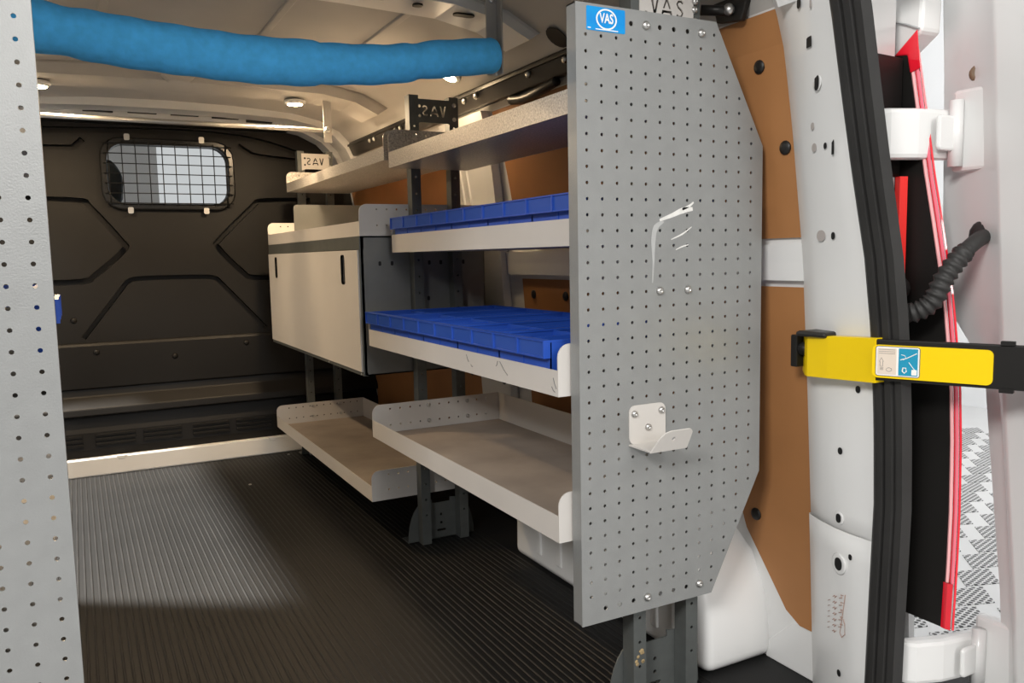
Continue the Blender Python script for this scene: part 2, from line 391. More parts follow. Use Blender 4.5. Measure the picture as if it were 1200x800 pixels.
# ---- bulkhead
win = rrect(-.578, -.135, 1.045, 1.272, .062, 6)
def stroke(pts, w_):
    L = []; Rr = []
    for i, p in enumerate(pts):
        a = Vector(pts[max(i-1, 0)]); b = Vector(pts[min(i+1, len(pts)-1)]); t = (b-a).normalized(); n = Vector((-t.y, t.x))*w_
        L.append((p[0]+n.x, p[1]+n.y)); Rr.append((p[0]-n.x, p[1]-n.y))
    return L+Rr[::-1]
def groove(pts, w_=.011): return stroke([(p.x, p.y) for p in smooth_path([(x, z, 0) for x, z in pts], 4)], w_)
GR = [groove([(-.90, 1.06), (-.683, 1.054), (-.647, 1.032), (-.543, .899), (-.539, .866), (-.644, .772), (-.695, .748), (-.90, .747)]),
      groove([(.20, 1.068), (.0, 1.062), (-.042, 1.039), (-.178, .906), (-.187, .871), (-.097, .771), (-.043, .744), (.20, .742)]),
      groove([(-.90, 1.25), (-.71, 1.251), (-.678, 1.264), (-.655, 1.286)]),
      groove([(-.088, 1.286), (-.051, 1.262), (.0, 1.244), (.25, 1.225)]),
      groove([(-.70, .53), (-.555, .716), (-.532, .742), (-.485, .754), (-.263, .754), (-.207, .746), (-.175, .717), (-.012, .53)], .009),
      groove([(-.95, 1.308), (-.784, 1.315), (-.496, 1.325), (-.247, 1.328), (-.015, 1.309), (.19, 1.252)], .012)]
OUTB = [(-1.24, .505), (.49, .505), (.49, 1.0), (.44, 1.42), (-1.20, 1.42), (-1.24, 1.0)]
bk = MB().plate(OUTB, [win]+GR, (0, YB, 0), X, Z, Y, .040).build('wall_front', BLACKP, bevel=.002); struct(bk, 'black moulded bulkhead wall at the front of the load space')
MB().plate(OUTB, [win], (0, YB+.0405, 0), X, Z, Y, .004).build('groove_backing', BLACKP, bk)
def xsweep(prof, x0, x1): 
    return MB().prism([(y, z) for y, z in prof], (x0, 0, 0), Y, Z, X, x1-x0)
xsweep([(2.47, .512), (2.445, .512), (2.44, .50), (2.44, .335), (2.47, .335)], -1.24, .49).build('lower_panel', BLACKP, bk, bevel=.004)
xsweep([(2.47, .335), (2.452, .335), (2.448, .305), (2.405, .262), (2.402, .235), (2.455, .225), (2.47, .225)], -1.24, .49).build('toe_ledge', BLACKP, bk, bevel=.004)
xsweep([(2.47, .235), (2.452, .23), (2.43, .165), (2.425, .10), (2.43, 0), (2.47, 0)], -1.24, .49).build('toe_panel', BLACKP, bk)
for bx_ in (-.80, -.615, -.445, -.26, -.09):
    for q in range(3):
        z = .155-q*.018
        MB().prism(rrect(-.072, .072, -.0055, .0055, .005, 3), (bx_, 2.4255, z), X, Z, Y, -.008).build('louvre', BLACKP, bk, bevel=.002)
        MB().box(bx_-.068, bx_+.068, 2.4235, 2.4265, z-.0125, z-.0065).build('louvre_slot', BLACK, bk)
MB().prism([(-1.2, 1.345), (.33, 1.345), (.30, 1.375), (-1.06, 1.375)], (0, 2.405, 0), X, Z, Y, .055).build('top_channel', BLACKP, bk, bevel=.006)
for bx_, bz_ in ((-.66, .475), (-.10, .475), (-.38, .44), (-.73, .60)):
    MB().rev([(.012, 0), (.010, .004), (.004, .006)], (bx_, 2.44 if bz_ < .5 else YB, bz_), -Y, 10).build('fixing_clip', BLACKP, bk, smooth=True)
# window in the bulkhead
w1 = thing('window_1', None, None, (-.357, YB, 1.15), kind='structure'); w1['label'] = 'small rounded bulkhead window behind a wire grille'
MB().plate(rrect(-.603, -.110, 1.020, 1.297, .075, 6), [win], (0, YB-.022, 0), X, Z, Y, .03).build('window_frame', mat('gloss black rubber', (.012, .012, .012), .25), w1, bevel=.006)
MB().prism(win, (0, YB+.034, 0), X, Z, Y, .004).build('pane', GLASS, w1)
for i in range(10):
    xx = -.573+i*.0478
    MB().tube([(xx, YB-.030, 1.036), (xx, YB-.030, 1.281)], .0021, 6).build('grille_wire', DARKST, w1, smooth=True)
for i in range(7):
    zz = 1.046+i*.0375
    MB().tube([(-.592, YB-.033, zz), (-.122, YB-.033, zz)], .0021, 6).build('grille_wire', DARKST, w1, smooth=True)
for lx, lz in ((-.504, 1.297), (-.233, 1.297), (-.506, 1.018), (-.228, 1.018)):
    MB().prism(rrect(-.010, .010, -.012, .012, .005), (lx, YB-.026, lz), X, Z, -Y, .004).build('grille_lug', STEEL, w1)
# white step across the floor front
t1 = MB().box(-1.22, .45, 2.395, 2.425, 0, .072).build('trim_1', WHITE, bevel=.006); struct(t1, 'white painted sill strip across the foot of the bulkhead')
for xx in (-.60, -.02):
    MB().prism([(-.02, 0), (.02, 0), (.012, -.016), (-.012, -.016)], (xx, 2.393, .073), X, Z, Y, .01).build('sill_notch', WHITE, t1, bevel=.003)
# cab beyond the glass
for sx in (-.655, .10):
    st = thing('cab_seat', 'grey cab seat seen through the left of the bulkhead window' if sx < -.5 else 'grey cab seat in front of the bulkhead on the shelving side', 'seat', (sx, 2.85, 0))
    MB().prism([(-.22, .2), (.22, .2), (.24, .8), (.17, 1.02), (-.17, 1.02), (-.24, .8)], (sx, 2.75, 0), X, Z, Y, .12).build('backrest', SEAT, st, bevel=.03)
    MB().prism([(-.12, 1.06), (.12, 1.06), (.13, 1.18), (.09, 1.25), (-.09, 1.25), (-.13, 1.18)], (sx+.02, 2.76, 0), X, Z, Y, .09).build('headrest', SEAT, st, bevel=.025)
    MB().box(sx-.22, sx+.22, 2.85, 3.3, .05, .22).build('cushion', SEAT, st, bevel=.03)
cd = MB().box(-1.2, .44, 2.64, 3.6, -.05, .05).build('floor_cab', RUBBER); struct(cd, 'dark cab floor ahead of the bulkhead')
ch = MB().box(-1.15, .39, 2.62, 3.3, 1.38, 1.40).build('ceiling_cab', SHOWW); struct(ch, 'pale cab headlining ahead of the bulkhead')

# ---- rear corner pillar
XS = [(.0, .398), (.1, .402), (.25, .407), (.4, .413), (.53, .408), (.67, .397), (.80, .376), (.93, .343), (1.03, .320), (1.18, .287), (1.30, .25)]
def xs(z): return lerp(XS, z)
zs = [0+.05*i for i in range(27)]
def wxe(z): return wx(z) if z <= 1.22 else .347-(z-1.22)*.45
def pillar_rows(z0, z1, off, n):
    rows = []
    for i in range(n+1):
        z = z0+(z1-z0)*i/n
        a = Vector((wxe(z)-.012-off, -.062, z)); b = Vector((xs(z)+.004-off, -.215, z))
        pts = [(wxe(z)+.02, -.055, z), (a.x+.006, a.y+.006, z), (a.x, a.y, z)]
        for t in (.25, .5, .75): q = a.lerp(b, t); pts.append((q.x-.010*math.sin(PI*t), q.y, z))
        pts += [(b.x, b.y, z), (b.x+.008, b.y-.012, z), (xs(z)+.05, b.y-.012, z)]
        rows.append(pts)
    return rows
pr_ = MB().grid(pillar_rows(.32, 1.34, 0, 22)).build('wall_rear', WHITE, smooth=True, solid=.004, auto=.7)
struct(pr_, 'white painted rear corner pillar with pressed access holes')
MB().grid(pillar_rows(-.10, .335, .005, 10)).build('lower_pillar_cover', WHITE, pr_, smooth=True, solid=.003, auto=.7)
def pil(t, z, off=0):
    a = Vector((wxe(z)-.012, -.062, z)); b = Vector((xs(z)+.004, -.215, z)); q = a.lerp(b, t)
    n = Vector((-(b.y-a.y), (b.x-a.x), 0)).normalized(); n = -n if n.x > 0 else n
    q.x -= .010*math.sin(PI*t); return q+n*off, n
def pil_t(y): return (-.062-y)/(.153)
def phole(y, z, rw, rh, m=BLACK, name='access_hole', square=False, rim=False, off=None):
    t = pil_t(y); o_, n = pil(t, z, (.0075 if z < .335 else .0022) if off is None else off); U = n.cross(Z).normalized()
    if rim: MB().rev([(rw*2.1, 0), (rw*1.9, .0012), (rw*1.2, .0004)], o_-n*.0004, n, 16).build('pressed_rim', WHITE, pr_, smooth=True)
    poly = rrect(-rw, rw, -rh, rh, min(rw, rh)*(.15 if square else .98), 4)
    MB().prism(poly, o_+n*.0006, U, Z, n, .0006).build(name, m, pr_)
phole(-.1446, 1.196, .0055, .010); phole(-.1727, 1.187, .0025, .008, PLUG, 'pillar_plug')
phole(-.1544, 1.135, .0075, .008, square=True)
phole(-.1617, 1.073, .0062, .012, rim=True)
phole(-.1369, 1.011, .0045, .006, PLUG, 'pillar_plug'); phole(-.1352, .978, .0065, .007, PLUG, 'pillar_plug')
phole(-.1641, .977, .0040, .005); phole(-.1817, .9755, .0030, .014, square=True)
phole(-.1272, .837, .011, .009, PLUG, 'pillar_plug'); phole(-.1566, .836, .0045, .006)
phole(-.1864, .585, .0050, .006)
phole(-.1477, .4735, .0050, .006); phole(-.1436, .354, .0058, .008, rim=True)
phole(-.1517, .276, .0090, .011, rim=True); phole(-.1779, .297, .004, .005)
phole(-.1602, .083, .0050, .006)
# brown stamp marks on the lower pillar
rng = random.Random(3)
def stampstroke(pts, r=.0007):
    P = [pil(pil_t(y), z, .0082)[0] for y, z in pts]
    MB().tube(P, r, 5).build('stamp_mark', STAMP, pr_)
for q in range(7):
    z0 = .150+q*.0105; stampstroke([(-.140, z0), (-.1445, z0+.004), (-.1455, z0+.000), (-.1500, z0+.005)])
for q in range(5):
    z0 = .165+q*.013; stampstroke([(-.156, z0), (-.163, z0+.003), (-.160, z0+.007), (-.166, z0+.008)])
stampstroke([(-.165, .150), (-.160, .156), (-.162, .170), (-.165, .190), (-.168, .210), (-.170, .228)])
stampstroke([(-.165, .150), (-.172, .158), (-.171, .176), (-.167, .184)])
for q in range(6): stampstroke([(-.126, .150+q*.010), (-.132, .154+q*.010)], .0005)
# rubber door seal
def seal_rows():
    cs = [(.016, -.216), (-.006, -.218), (-.012, -.226), (-.012, -.237), (-.004, -.2385), (-.0045, -.240), (-.010, -.243), (-.010, -.254), (-.003, -.2555), (-.003, -.257), (-.007, -.260), (-.006, -.270), (.012, -.274)]
    return [[(xs(z)+dx, y, z) for dx, y in cs] for z in zs]
MB().grid(seal_rows()).build('door_seal', RUBBER, pr_, smooth=True, auto=.9)
# shut face behind the seal
def shut(z0, z1, m, name, x1=.475):
    MB().grid([[(xs(z)+.012, -.272, z), (xs(z)+.022, -.20, z), (x1, -.185, z), (x1+.012, -.17, z)] for z in [z0+(z1-z0)*i/8 for i in range(9)]]).build(name, m, pr_, smooth=True, solid=.002)
shut(.735, .93, mat('shut face grey', (.50, .51, .51), .4), 'shut_face', .478)
shut(-.1, .735, BLACKP, 'shut_cover', .49)
shut(.93, 1.12, BLACKP, 'shut_cover', .49)
shut(1.08, 1.36, WHITE, 'corner_panel', .47)
MB().prism([(-.10, 1.10), (-.118, 1.110), (-.165, 1.130), (-.207, 1.160), (-.215, 1.40), (-.02, 1.40), (-.02, 1.10)], (.505, 0, 0), Y, Z, X, .05).build('corner_panel', WHITE, pr_, bevel=.006)
MB().tube([(.502, -.100, 1.175), (.502, -.165, 1.182), (.502, -.18, 1.176), (.502, -.205, 1.163)], .0018, 6).build('panel_seam', mat('seam shadow grey', (.35, .36, .36), .6), pr_)

# ---- tail lamp
TL = [(.195, -.283), (.30, -.286), (.39, -.287), (.5, -.285), (.60, -.280), (.73, -.264), (.85, -.241), (.937, -.223), (1.03, -.207), (1.13, -.189), (1.16, -.184)]
lamp = thing('tail_lamp', 'tall red and clear tail lamp with black housing on the rear corner', 'tail lamp', (.52, -.25, .2))
zl = [.195+(1.13-.195)*i/24 for i in range(25)]
MB().grid([[(.506, -.10, z), (.499, -.12, z), (.499, lerp(TL, z)+.002, z), (.506, lerp(TL, z)+.002, z)] for z in [z for z in zl if z < 1.131]]).build('housing', BLACKP, lamp, smooth=False, solid=.002)
def lens(d0, d1, x0, x1, m, name, za=None, zb=None):
    zz = [z for z in zl if (za is None or z >= za-1e-6) and (zb is None or z <= zb+1e-6)]
    MB().grid([[(x0, lerp(TL, z)-d0, z), (x0-.0015, lerp(TL, z)-(d0+d1)/2, z), (x0+.001, lerp(TL, z)-d1, z), (x1, lerp(TL, z)-d1+(x1-x0)*.8, z), (x1, lerp(TL, z)-d0+(x1-x0)*.8, z), (x0, lerp(TL, z)-d0, z)] for z in zz]).build(name, m, lamp, smooth=False)
lens(.000, .0055, .499, .515, PINK, 'clear_lens', .27, 1.13)
lens(.0055, .0085, .501, .515, RED, 'red_line', .27, 1.13)
lens(.0085, .014, .4995, .52, mat('rose lens', (.85, .16, .22), .15, coat=.6), 'rose_lens', .27, 1.13)
lens(.014, .0175, .502, .53, RED, 'red_edge', .195, 1.13)
lens(-.002, .014, .4975, .515, RED, 'lower_reflector', .195, .275)
MB().prism([(-.165, 1.128), (-.207, 1.162), (-.214, 1.10), (-.196, 1.095), (-.190, 1.125)], (.496, 0, 0), Y, Z, Vector((1, .85, 0)), .03).build('top_cap', RED, lamp, bevel=.002)
MB().grid([[(.482, -.186, z), (.479, -.196, z), (.490, -.2, z), (.497, -.186, z)] for z in (.735, .80, .86, .93)]).build('side_strip', mat('orange red strip', (.85, .03, .025), .25), lamp, solid=.003)
MB().tube([(.483, -.192, .96), (.483, -.192, 1.0)], .005, 6).build('side_strip_tip', mat('orange red strip', (.85, .03, .025), .25), lamp)

# ---- rear door, swung open
DE = [(-.2, -.40), (.227, -.374), (.54, -.345), (.76, -.328), (1.18, -.300), (1.40, -.29)]
DF = [(-.2, -.335), (.227, -.318), (.50, -.287), (.60, -.276), (.65, -.250), (.70, -.215), (.76, -.195), (1.10, -.185), (1.4, -.17)]
dr = thing('door_1', None, None, (.57, -.6, -.15), kind='structure'); dr['label'] = 'white rear door swung open beside the rear corner'
zd = [-.15+1.5*i/30 for i in range(31)]
rows = []
for z in zd:
    e = lerp(DE, z); ff = lerp(DF, z); mid = (e+ff)/2
    rows.append([(.53, -1.05, z), (.53, e-.012, z), (.534, e-.003, z), (.545, e+.006, z), (.585, max(ff-.03, e+.012) if ff-e > .05 else (e+ff)/2, z), (.598, ff, z), (.622, ff, z), (.622, -1.05, z), (.53, -1.05, z)])
MB().grid(rows).build('door_shell', WHITE, dr, smooth=True, auto=.5)
MB().rev([(.014, 0), (.013, .006), (.008, .008), (.004, .006)], (.572, -.262, 1.088), Vector((-.85, -.5, 0)), 16).build('rubber_stop', mat('brown rubber', (.20, .13, .08), .6), dr, smooth=True)
def hinge(z0, z1, dx, dy):
    mb = MB().prism([(.44+dx, -.19+dy), (.455+dx, -.205+dy), (.50+dx, -.222+dy), (.565+dx, -.232+dy), (.60+dx, -.235+dy), (.60+dx, -.215+dy), (.52+dx, -.20+dy), (.44+dx, -.17+dy)], (0, 0, z0), X, Y, Z, z1-z0)
    h = mb.build('hinge_arm', WHITE, dr, bevel=.008)
    MB().prism(rrect(-.025, .030, .012, z1-z0-.012, .008), (.545+dx, -.235+dy, z0), X, Z, -Y, .008).build('hinge_plate', WHITE, h, bevel=.004)
    MB().box(.575+dx, .60+dx, -.31+dy, -.225+dy, z0-.02, z1+.03).build('hinge_leaf', WHITE, h, bevel=.006)
    for q in range(3):
        MB().rev([(.008, 0), (.007, .018), (.003, .02)], (.592+dx, -.285+dy, z0-.005+q*(z1-z0+.01)/2), Vector((-.8, -.6, 0)), 10).build('hinge_bolt', WHITE, h, smooth=True)
    MB().tube([(.565+dx, -.24+dy, z0-.012), (.565+dx, -.24+dy, z1+.012)], .011, 10).build('hinge_pin', WHITE, h, smooth=True)
hinge(.955, 1.035, -.02, -.005)
hinge(.09, .165, .015, -.055)

# ---- rear bumper step piece under the lower hinge
bp_ = thing('bumper_step', 'black ribbed plastic bumper corner below the lower door hinge', 'bumper', (.55, -.3, -.1))
MB().prism([(.43, -.19), (.47, -.30), (.60, -.36), (.70, -.30), (.70, -.15), (.43, -.15)], (0, 0, -.16), X, Y, Z, .20).build('body', BLACKP, bp_, bevel=.015)
for q in range(7): MB().box(.565+q*.006, .568+q*.006, -.345, -.29, .038, .046).build('grip_rib', SHOWW, bp_)
MB().prism([(.47, -.295), (.545, -.330), (.548, -.322), (.474, -.286)], (0, 0, .041), X, Y, Z, .008).build('lip', UPR, bp_, bevel=.002)

# ---- wiring hose between body and door
hp = smooth_path([(.430, -.225, .722), (.436, -.252, .712), (.450, -.278, .729), (.463, -.290, .767), (.486, -.300, .8005), (.524, -.300, .823), (.575, -.286, .832)], 14)
rad = []
for i in range(len(hp)):
    t = i/(len(hp)-1)
    rad.append(.0145+.0022*math.sin(i*2*PI/4) if .12 < t < .72 else (.012 if t < .93 else .019))
hs = thing('wiring_hose', 'black corrugated rubber wiring hose between body and open rear door', 'hose', (.5, -.26, .74))
MB().tube(hp, rad, 14).build('hose', RUBBER, hs, smooth=True)
MB().rev([(.026, 0), (.027, .006), (.024, .012), (.016, .016)], (.575, -.286, .832), Vector((-.9, -.3, -.1)), 16).build('grommet', RUBBER, hs, smooth=True)
MB().tube([(.425, -.205, .752), (.475, -.205, .748)], .019, 12).build('body_collar', RUBBER, hs, smooth=True)

# ---- yellow door check strap
ds = thing('door_check_strap', 'yellow plastic covered door check strap with small instruction sticker', 'door strap', (.39, -.2, .6))
def vstrip(path, z0, z1, th): 
    """upright band along a plan path"""
    P = [Vector((p[0], p[1], 0)) for p in path]; L = []; Rr = []
    for i in range(len(P)):
        t = (P[min(i+1, len(P)-1)]-P[max(i-1, 0)]).normalized(); n = Vector((t.y, -t.x, 0))
        if n.x > 0: n = -n
        L.append(P[i]); Rr.append(P[i]-n*th)
    za = z0 if isinstance(z0, list) else [z0]*len(P); zb = z1 if isinstance(z1, list) else [z1]*len(P)
    rows = []
    for i in range(len(P)):
        rows.append([(L[i].x, L[i].y, za[i]), (L[i].x, L[i].y, zb[i]), (Rr[i].x, Rr[i].y, zb[i]), (Rr[i].x, Rr[i].y, za[i]), (L[i].x, L[i].y, za[i])])
    mb = MB().grid(rows); mb.add(rows[0][:4], [(0, 1, 2, 3)]); mb.add(rows[-1][:4], [(3, 2, 1, 0)]); return mb
strap0 = Vector((.372, -.242)); sdir = Vector((.42, -1.0)).normalized()
def sp(t): q = strap0+sdir*t; return (q.x, q.y)
vstrip([(.402, -.070), (.380, -.095), (.374, -.105), (.371, -.15), (.370, -.2425)], [.604, .600, .600, .602, .606], [.666, .669, .669, .672, .676], .022).build('end_cover', YELLOW, ds, bevel=.006)
vstrip([sp(-.002), sp(.415)], .6105, .6745, .010).build('strap_arm', BLACKP, ds, bevel=.002)
nrm = Vector((-sdir.y, sdir.x)); nrm = -nrm if nrm.x > 0 else nrm
def sface(t0, t1, z0, z1, off, th, name, m, r=.004):
    q = strap0+sdir*t0; o_ = Vector((q.x, q.y, z0))+Vector((nrm.x, nrm.y, 0))*off
    return MB().prism(rrect(0, t1-t0, 0, z1-z0, r), o_, Vector((sdir.x, sdir.y, 0)), Z, Vector((nrm.x, nrm.y, 0)), th).build(name, m, ds)
sface(-.004, .160, .6155, .6665, 0, .004, 'arm_cover', YELLOW, .008)
def slab(t0, t1, z0, z1, off, th, name, m, par, r=.001):
    q = strap0+sdir*t0; o_ = Vector((q.x, q.y, z0))+Vector((nrm.x, nrm.y, 0))*off
    return MB().prism(rrect(0, t1-t0, 0, z1-z0, r), o_, Vector((sdir.x, sdir.y, 0)), Z, Vector((nrm.x, nrm.y, 0)), th).build(name, m, par)
slab_b = slab(.001, .0645, .6185, .6650, .004, .0006, 'sticker', INK, ds, .004)
slab(.002, .0635, .6195, .6640, .0046, .0003, 'sticker_face', PAPER, slab_b, .003)
slab(.004, .0315, .6215, .6620, .0049, .0003, 'beige_field', BEIGE, slab_b)
slab(.0345, .0615, .6210, .6625, .0049, .0003, 'teal_field', TEAL, slab_b)
for q in range(3): slab(.006, .0295, .6595-q*.0030, .6600-q*.0030, .0052, .0002, 'text_line', INK, slab_b, .0001)
def sline(pts, m, r=.0005, name='pictogram_line'):
    P = []
    for t, z in pts:
        q = strap0+sdir*t; P.append((q.x+nrm.x*.0053, q.y+nrm.y*.0053, z))
    MB().tube(P, r, 5).build(name, m, slab_b)
sline([(.007, .641), (.010, .647), (.013, .641), (.012, .641), (.012, .634), (.008, .634), (.008, .641), (.007, .641)], INK, .0003)
for q in range(3): sline([(.008, .632-q*.0018), (.013, .632-q*.0018)], INK, .0003)
sline([(.021+.0035*math.cos(a*PI/4)*1.2, .629+.003*math.sin(a*PI/4)) for a in range(9)], INK, .0003)
sline([(.037, .645), (.046, .648), (.060, .656)], PAPER, .0007)
sline([(.038, .653), (.043, .652), (.045, .648), (.041, .645)], PAPER, .0005)
sline([(.040, .628), (.041, .633), (.045, .633), (.046, .628), (.043, .625), (.040, .628)], PAPER, .0010)
sline([(.049, .642), (.054, .635), (.058, .630)], PAPER, .0005)
slab(.053, .0605, .6225, .6310, .0052, .0002, 'pictogram_block', PAPER, slab_b)
MB().tube([(.414, -.063, .644), (.386, -.088, .644)], .012, 8).build('pivot', BLACKP, ds, smooth=True)
MB().box(.378, .412, -.078, -.064, .612, .668).build('end_block', BLACKP, ds, bevel=.002)
MB().prism([(.43, -.09), (.36, -.09), (.365, -.15), (.43, -.14)], (0, 0, .668), X, Y, Z, .010).build('pivot_bracket', DARKST, ds, bevel=.005)
MB().box(.505, .532, -.66, -.595, .595, .690).build('door_bracket', BLACKP, ds, bevel=.004)
for t in (.168, .20):
    for z in (.606, .674): slab(t, t+.018, z, z+.006, -.006, .009, 'arm_lug', BLACKP, ds)

# ================================================================== RIGHT RACK
def holes_grid(x0, dx, cols, z0, dz, rows, r, inside, big=()):
    hs = []
    for c in range(cols):
        for q in range(rows):
            x = x0+c*dx; z = z0-q*dz
            if inside(x, z) and (c, q) not in big: hs.append(circ(x, z, r))
    return hs
DX = .02866
EP = [(-.018, .203), (.258, .203), (.371, .412), (.371, .998), (.262, 1.198), (-.018, 1.198)]
def inside_ep(x, z):
    n = len(EP)
    for i in range(n):
        a = EP[i]; b = EP[(i+1) % n]; L = math.hypot(b[0]-a[0], b[1]-a[1])
        if ((b[0]-a[0])*(z-a[1])-(b[1]-a[1])*(x-a[0]))/L < .008: return False
    return True
hl = []
for c in range(13):
    for q in range(39):
        x = c*DX; z = 1.176-q*.025
        if q in (0, 38) and c < (3 if q == 0 else 1): continue
        if not inside_ep(x, z): continue
        hl.append(circ(x, z, .0042 if q in (0, 38) and c < 9 else .0029))
rack = thing('van_shelving_rack', 'grey steel van shelving rack along the brown panelled wall', 'shelving rack', (.12, 1.05, 0))
ep = MB().plate(EP, hl, (0, 0, 0), X, Z, Y, .002).build('end_panel', HAMMER, rack)
ep['label'] = 'grey perforated steel end panel with clipped corners'
fl_ = MB()
for i in range(len(EP)):
    a = EP[i]; b = EP[(i+1) % len(EP)]
    d = Vector((b[0]-a[0], b[1]-a[1])).normalized(); n = Vector((-d.y, d.x))
    q = [(a[0], a[1]), (b[0], b[1]), (b[0]+n.x*.002, b[1]+n.y*.002), (a[0]+n.x*.002, a[1]+n.y*.002)]
    fl_.prism(q, (0, .002, 0), X, Z, Y, .024)
fl_.build('panel_flange', HAMMER, ep)
def bolt(x, y, z, n, r, m, par, name='bolt'):
    return MB().rev([(r, 0), (r*.95, r*.35), (r*.6, r*.75), (r*.3, r*.8), (r*.22, r*.5)], (x, y, z), n, 12).build(name, m, par, smooth=True)
for bx_, bz_ in ((4*DX, 1.176), (8*DX, 1.176), (.142, .751), (.202, .751), (4*DX, .226), (8*DX, .226)):
    bolt(bx_, 0, bz_, -Y, .0072, STEEL, ep)
# sticker
stk = MB().prism(rrect(.0015, .074, 1.158, 1.194, .002), (0, 0, 0), X, Z, -Y, .0006).build('maker_sticker', STICK, ep)
ring = MB().plate(circ(.0385, 1.1765, .0195, 28, .0158), [circ(.0385, 1.1765, .0170, 28, .0135)], (0, -.0007, 0), X, Z, -Y, .0003)
ring.build('logo_ring', PAPER, ep)
text_obj('VAS', .0205, PAPER, (.0385, -.0011, 1.1772), X, Z, -Y, 0, 'logo_letters', ep, .72)
MB().box(.018, .060, -.0010, -.0006, 1.1598, 1.1612).build('sticker_small_print', PAPER, ep)
MB().box(.0035, .009, -.0010, -.0006, 1.1608, 1.1622).build('sticker_small_print', PAPER, ep)
# white scuffs
def scuff(pts, wds, m, name='scuff_mark'):
    P = smooth_path([(x, 0, z) for x, z in pts], 4); n = len(P); vs = []; 
    for i, p in enumerate(P):
        t = (P[min(i+1, n-1)]-P[max(i-1, 0)]).normalized(); nn = Vector((-t.z, 0, t.x)); w_ = lerp([(k/(len(wds)-1), v) for k, v in enumerate(wds)], i/(n-1))
        vs.append([p+nn*w_+Vector((0, -.0004, 0)), p-nn*w_+Vector((0, -.0004, 0))])
    MB().grid(vs).build(name, m, ep)
scuff([(.142, .868), (.168, .876), (.190, .884), (.212, .887)], [.002, .0035, .005, .003], SCRATCH)
scuff([(.190, .886), (.205, .892), (.214, .898)], [.002, .002, .0015], SCRATCH)
scuff([(.150, .866), (.134, .856), (.129, .835), (.129, .80), (.127, .765)], [.002, .005, .0045, .002, .001], SCUFF2)
scuff([(.166, .836), (.190, .845), (.210, .857)], [.0008, .0014, .0006], SCRATCH)
scuff([(.176, .819), (.190, .824), (.203, .827)], [.0006, .0012, .0008], SCRATCH)

# ---- uprights, feet and tie brackets
UX = (.119, .236)
def upright_mesh(h, name):
    hs = [circ(0, .085+.045*q, .0030) for q in range(int((h-.10)/.045))]
    mb = MB().plate([(-.0135, 0), (.0135, 0), (.0135, h), (-.0135, h)], hs, (0, 0, 0), X, Z, Y, .002)
    mb.box(-.0135, -.0115, .002, .032, 0, h).box(.0115, .0135, .002, .032, 0, h)
    return mb.mesh(name, UPR)
um = upright_mesh(1.248, 'upright')
def place(me, name, loc, parent, rz=0):
    o = bpy.data.objects.new(name, me); COL.objects.link(o); o.parent = parent
    o.location = Vector(loc)-wloc(parent); o.rotation_euler = (0, 0, rz); return o
YU = (.027, 1.022, 2.266)
for yu in YU:
    for ux in UX: place(um, 'upright', (ux, yu, .002), rack)
footp = [(-.103, 0)] + [(-.103+.055*(1-math.cos(t)), .115*math.sin(t)) for t in [PI/2*k/7 for k in range(1, 8)]] + [(-.028, .118), (-.028, .106), (.028, .106), (.028, .118)] + [(.103-.055*(1-math.cos(t)), .115*math.sin(t)) for t in [PI/2*k/7 for k in range(7, 0, -1)]] + [(.103, 0)]
fm = MB().plate(footp, [circ(0, .07, .004), circ(0, .045, .004), rrect(-.014, .014, .020, .027, .003, 2)], (0, 0, 0), X, Z, Y, .003)
fm.box(-.103, .103, 0, .05, 0, .003); fm = fm.mesh('foot_plate', UPR)
for yu in YU:
    fo = place(fm, 'foot_plate', (.1775, yu+.033, .0022), rack)
    for sx in (-.082, .082): MB().rev([(.0075, 0), (.006, .005), (.002, .007)], (.1775+sx, yu+.058, .005), Z, 10).build('floor_bolt', STEEL, fo, smooth=True)
dm = MB(); dr_ = random.Random(5)
for q in range(9): dm.rev([(.002+.003*dr_.random(), 0), (.002, .001)], (.119+dr_.uniform(-.008, .008), .0267, .105+dr_.uniform(-.012, .012)), -Y, 7)
dm.build('dirt_spot', DIRT, rack)
# stencil letters cut through the tie brackets
def stroke(pts, w_):
    L = []; Rr = []
    for i, p in enumerate(pts):
        a = Vector(pts[max(i-1, 0)]); b = Vector(pts[min(i+1, len(pts)-1)]); t = (b-a).normalized(); n = Vector((-t.y, t.x))*w_
        L.append((p[0]+n.x, p[1]+n.y)); Rr.append((p[0]-n.x, p[1]-n.y))
    return L+Rr[::-1]
def letters(flip, s=1.0, cx=0, cz=0):
    out = [[(-.034, .014), (-.0295, .014), (-.025, -.006), (-.0205, .014), (-.016, .014), (-.0225, -.014), (-.0275, -.014)],
           [(-.0085, -.002), (-.002, .014), (.002, .014), (.0085, -.002), (.0045, -.002), (0, .009), (-.0045, -.002)],
           [(-.0125, -.014), (-.0095, -.005), (.0095, -.005), (.0125, -.014), (.008, -.014), (.0062, -.009), (-.0062, -.009), (-.008, -.014)],
           stroke([(.0335, .0095), (.030, .0125), (.024, .012), (.0215, .0075), (.024, .0025), (.030, -.0015), (.033, -.006), (.0305, -.0115), (.025, -.0125), (.0205, -.0095)], .0019)]
    return [[((-x if flip else x)*s+cx, z*s+cz) for x, z in lp] for lp in out]
def tie(yu, flip, z0=1.178, z1=1.240):
    hs = letters(flip, 1.0, 0, (z0+z1)/2) + [circ(-.043, (z0+z1)/2+.012, .004), circ(-.043, (z0+z1)/2-.014, .004)]
    mb = MB().plate([(-.056, z0-.006), (-.040, z0), (.040, z0), (.056, z0-.006), (.056, z1), (-.056, z1)], hs, (.1775, yu-.0025, 0), X, Z, Y, .002)
    t_ = mb.build('tie_bracket', SHELF if yu != YU[1] else UPR, rack)
    for bz in (z0+.012, z1-.012):
        bolt(UX[1], yu-.003, bz, -Y, .006, STEEL, t_)
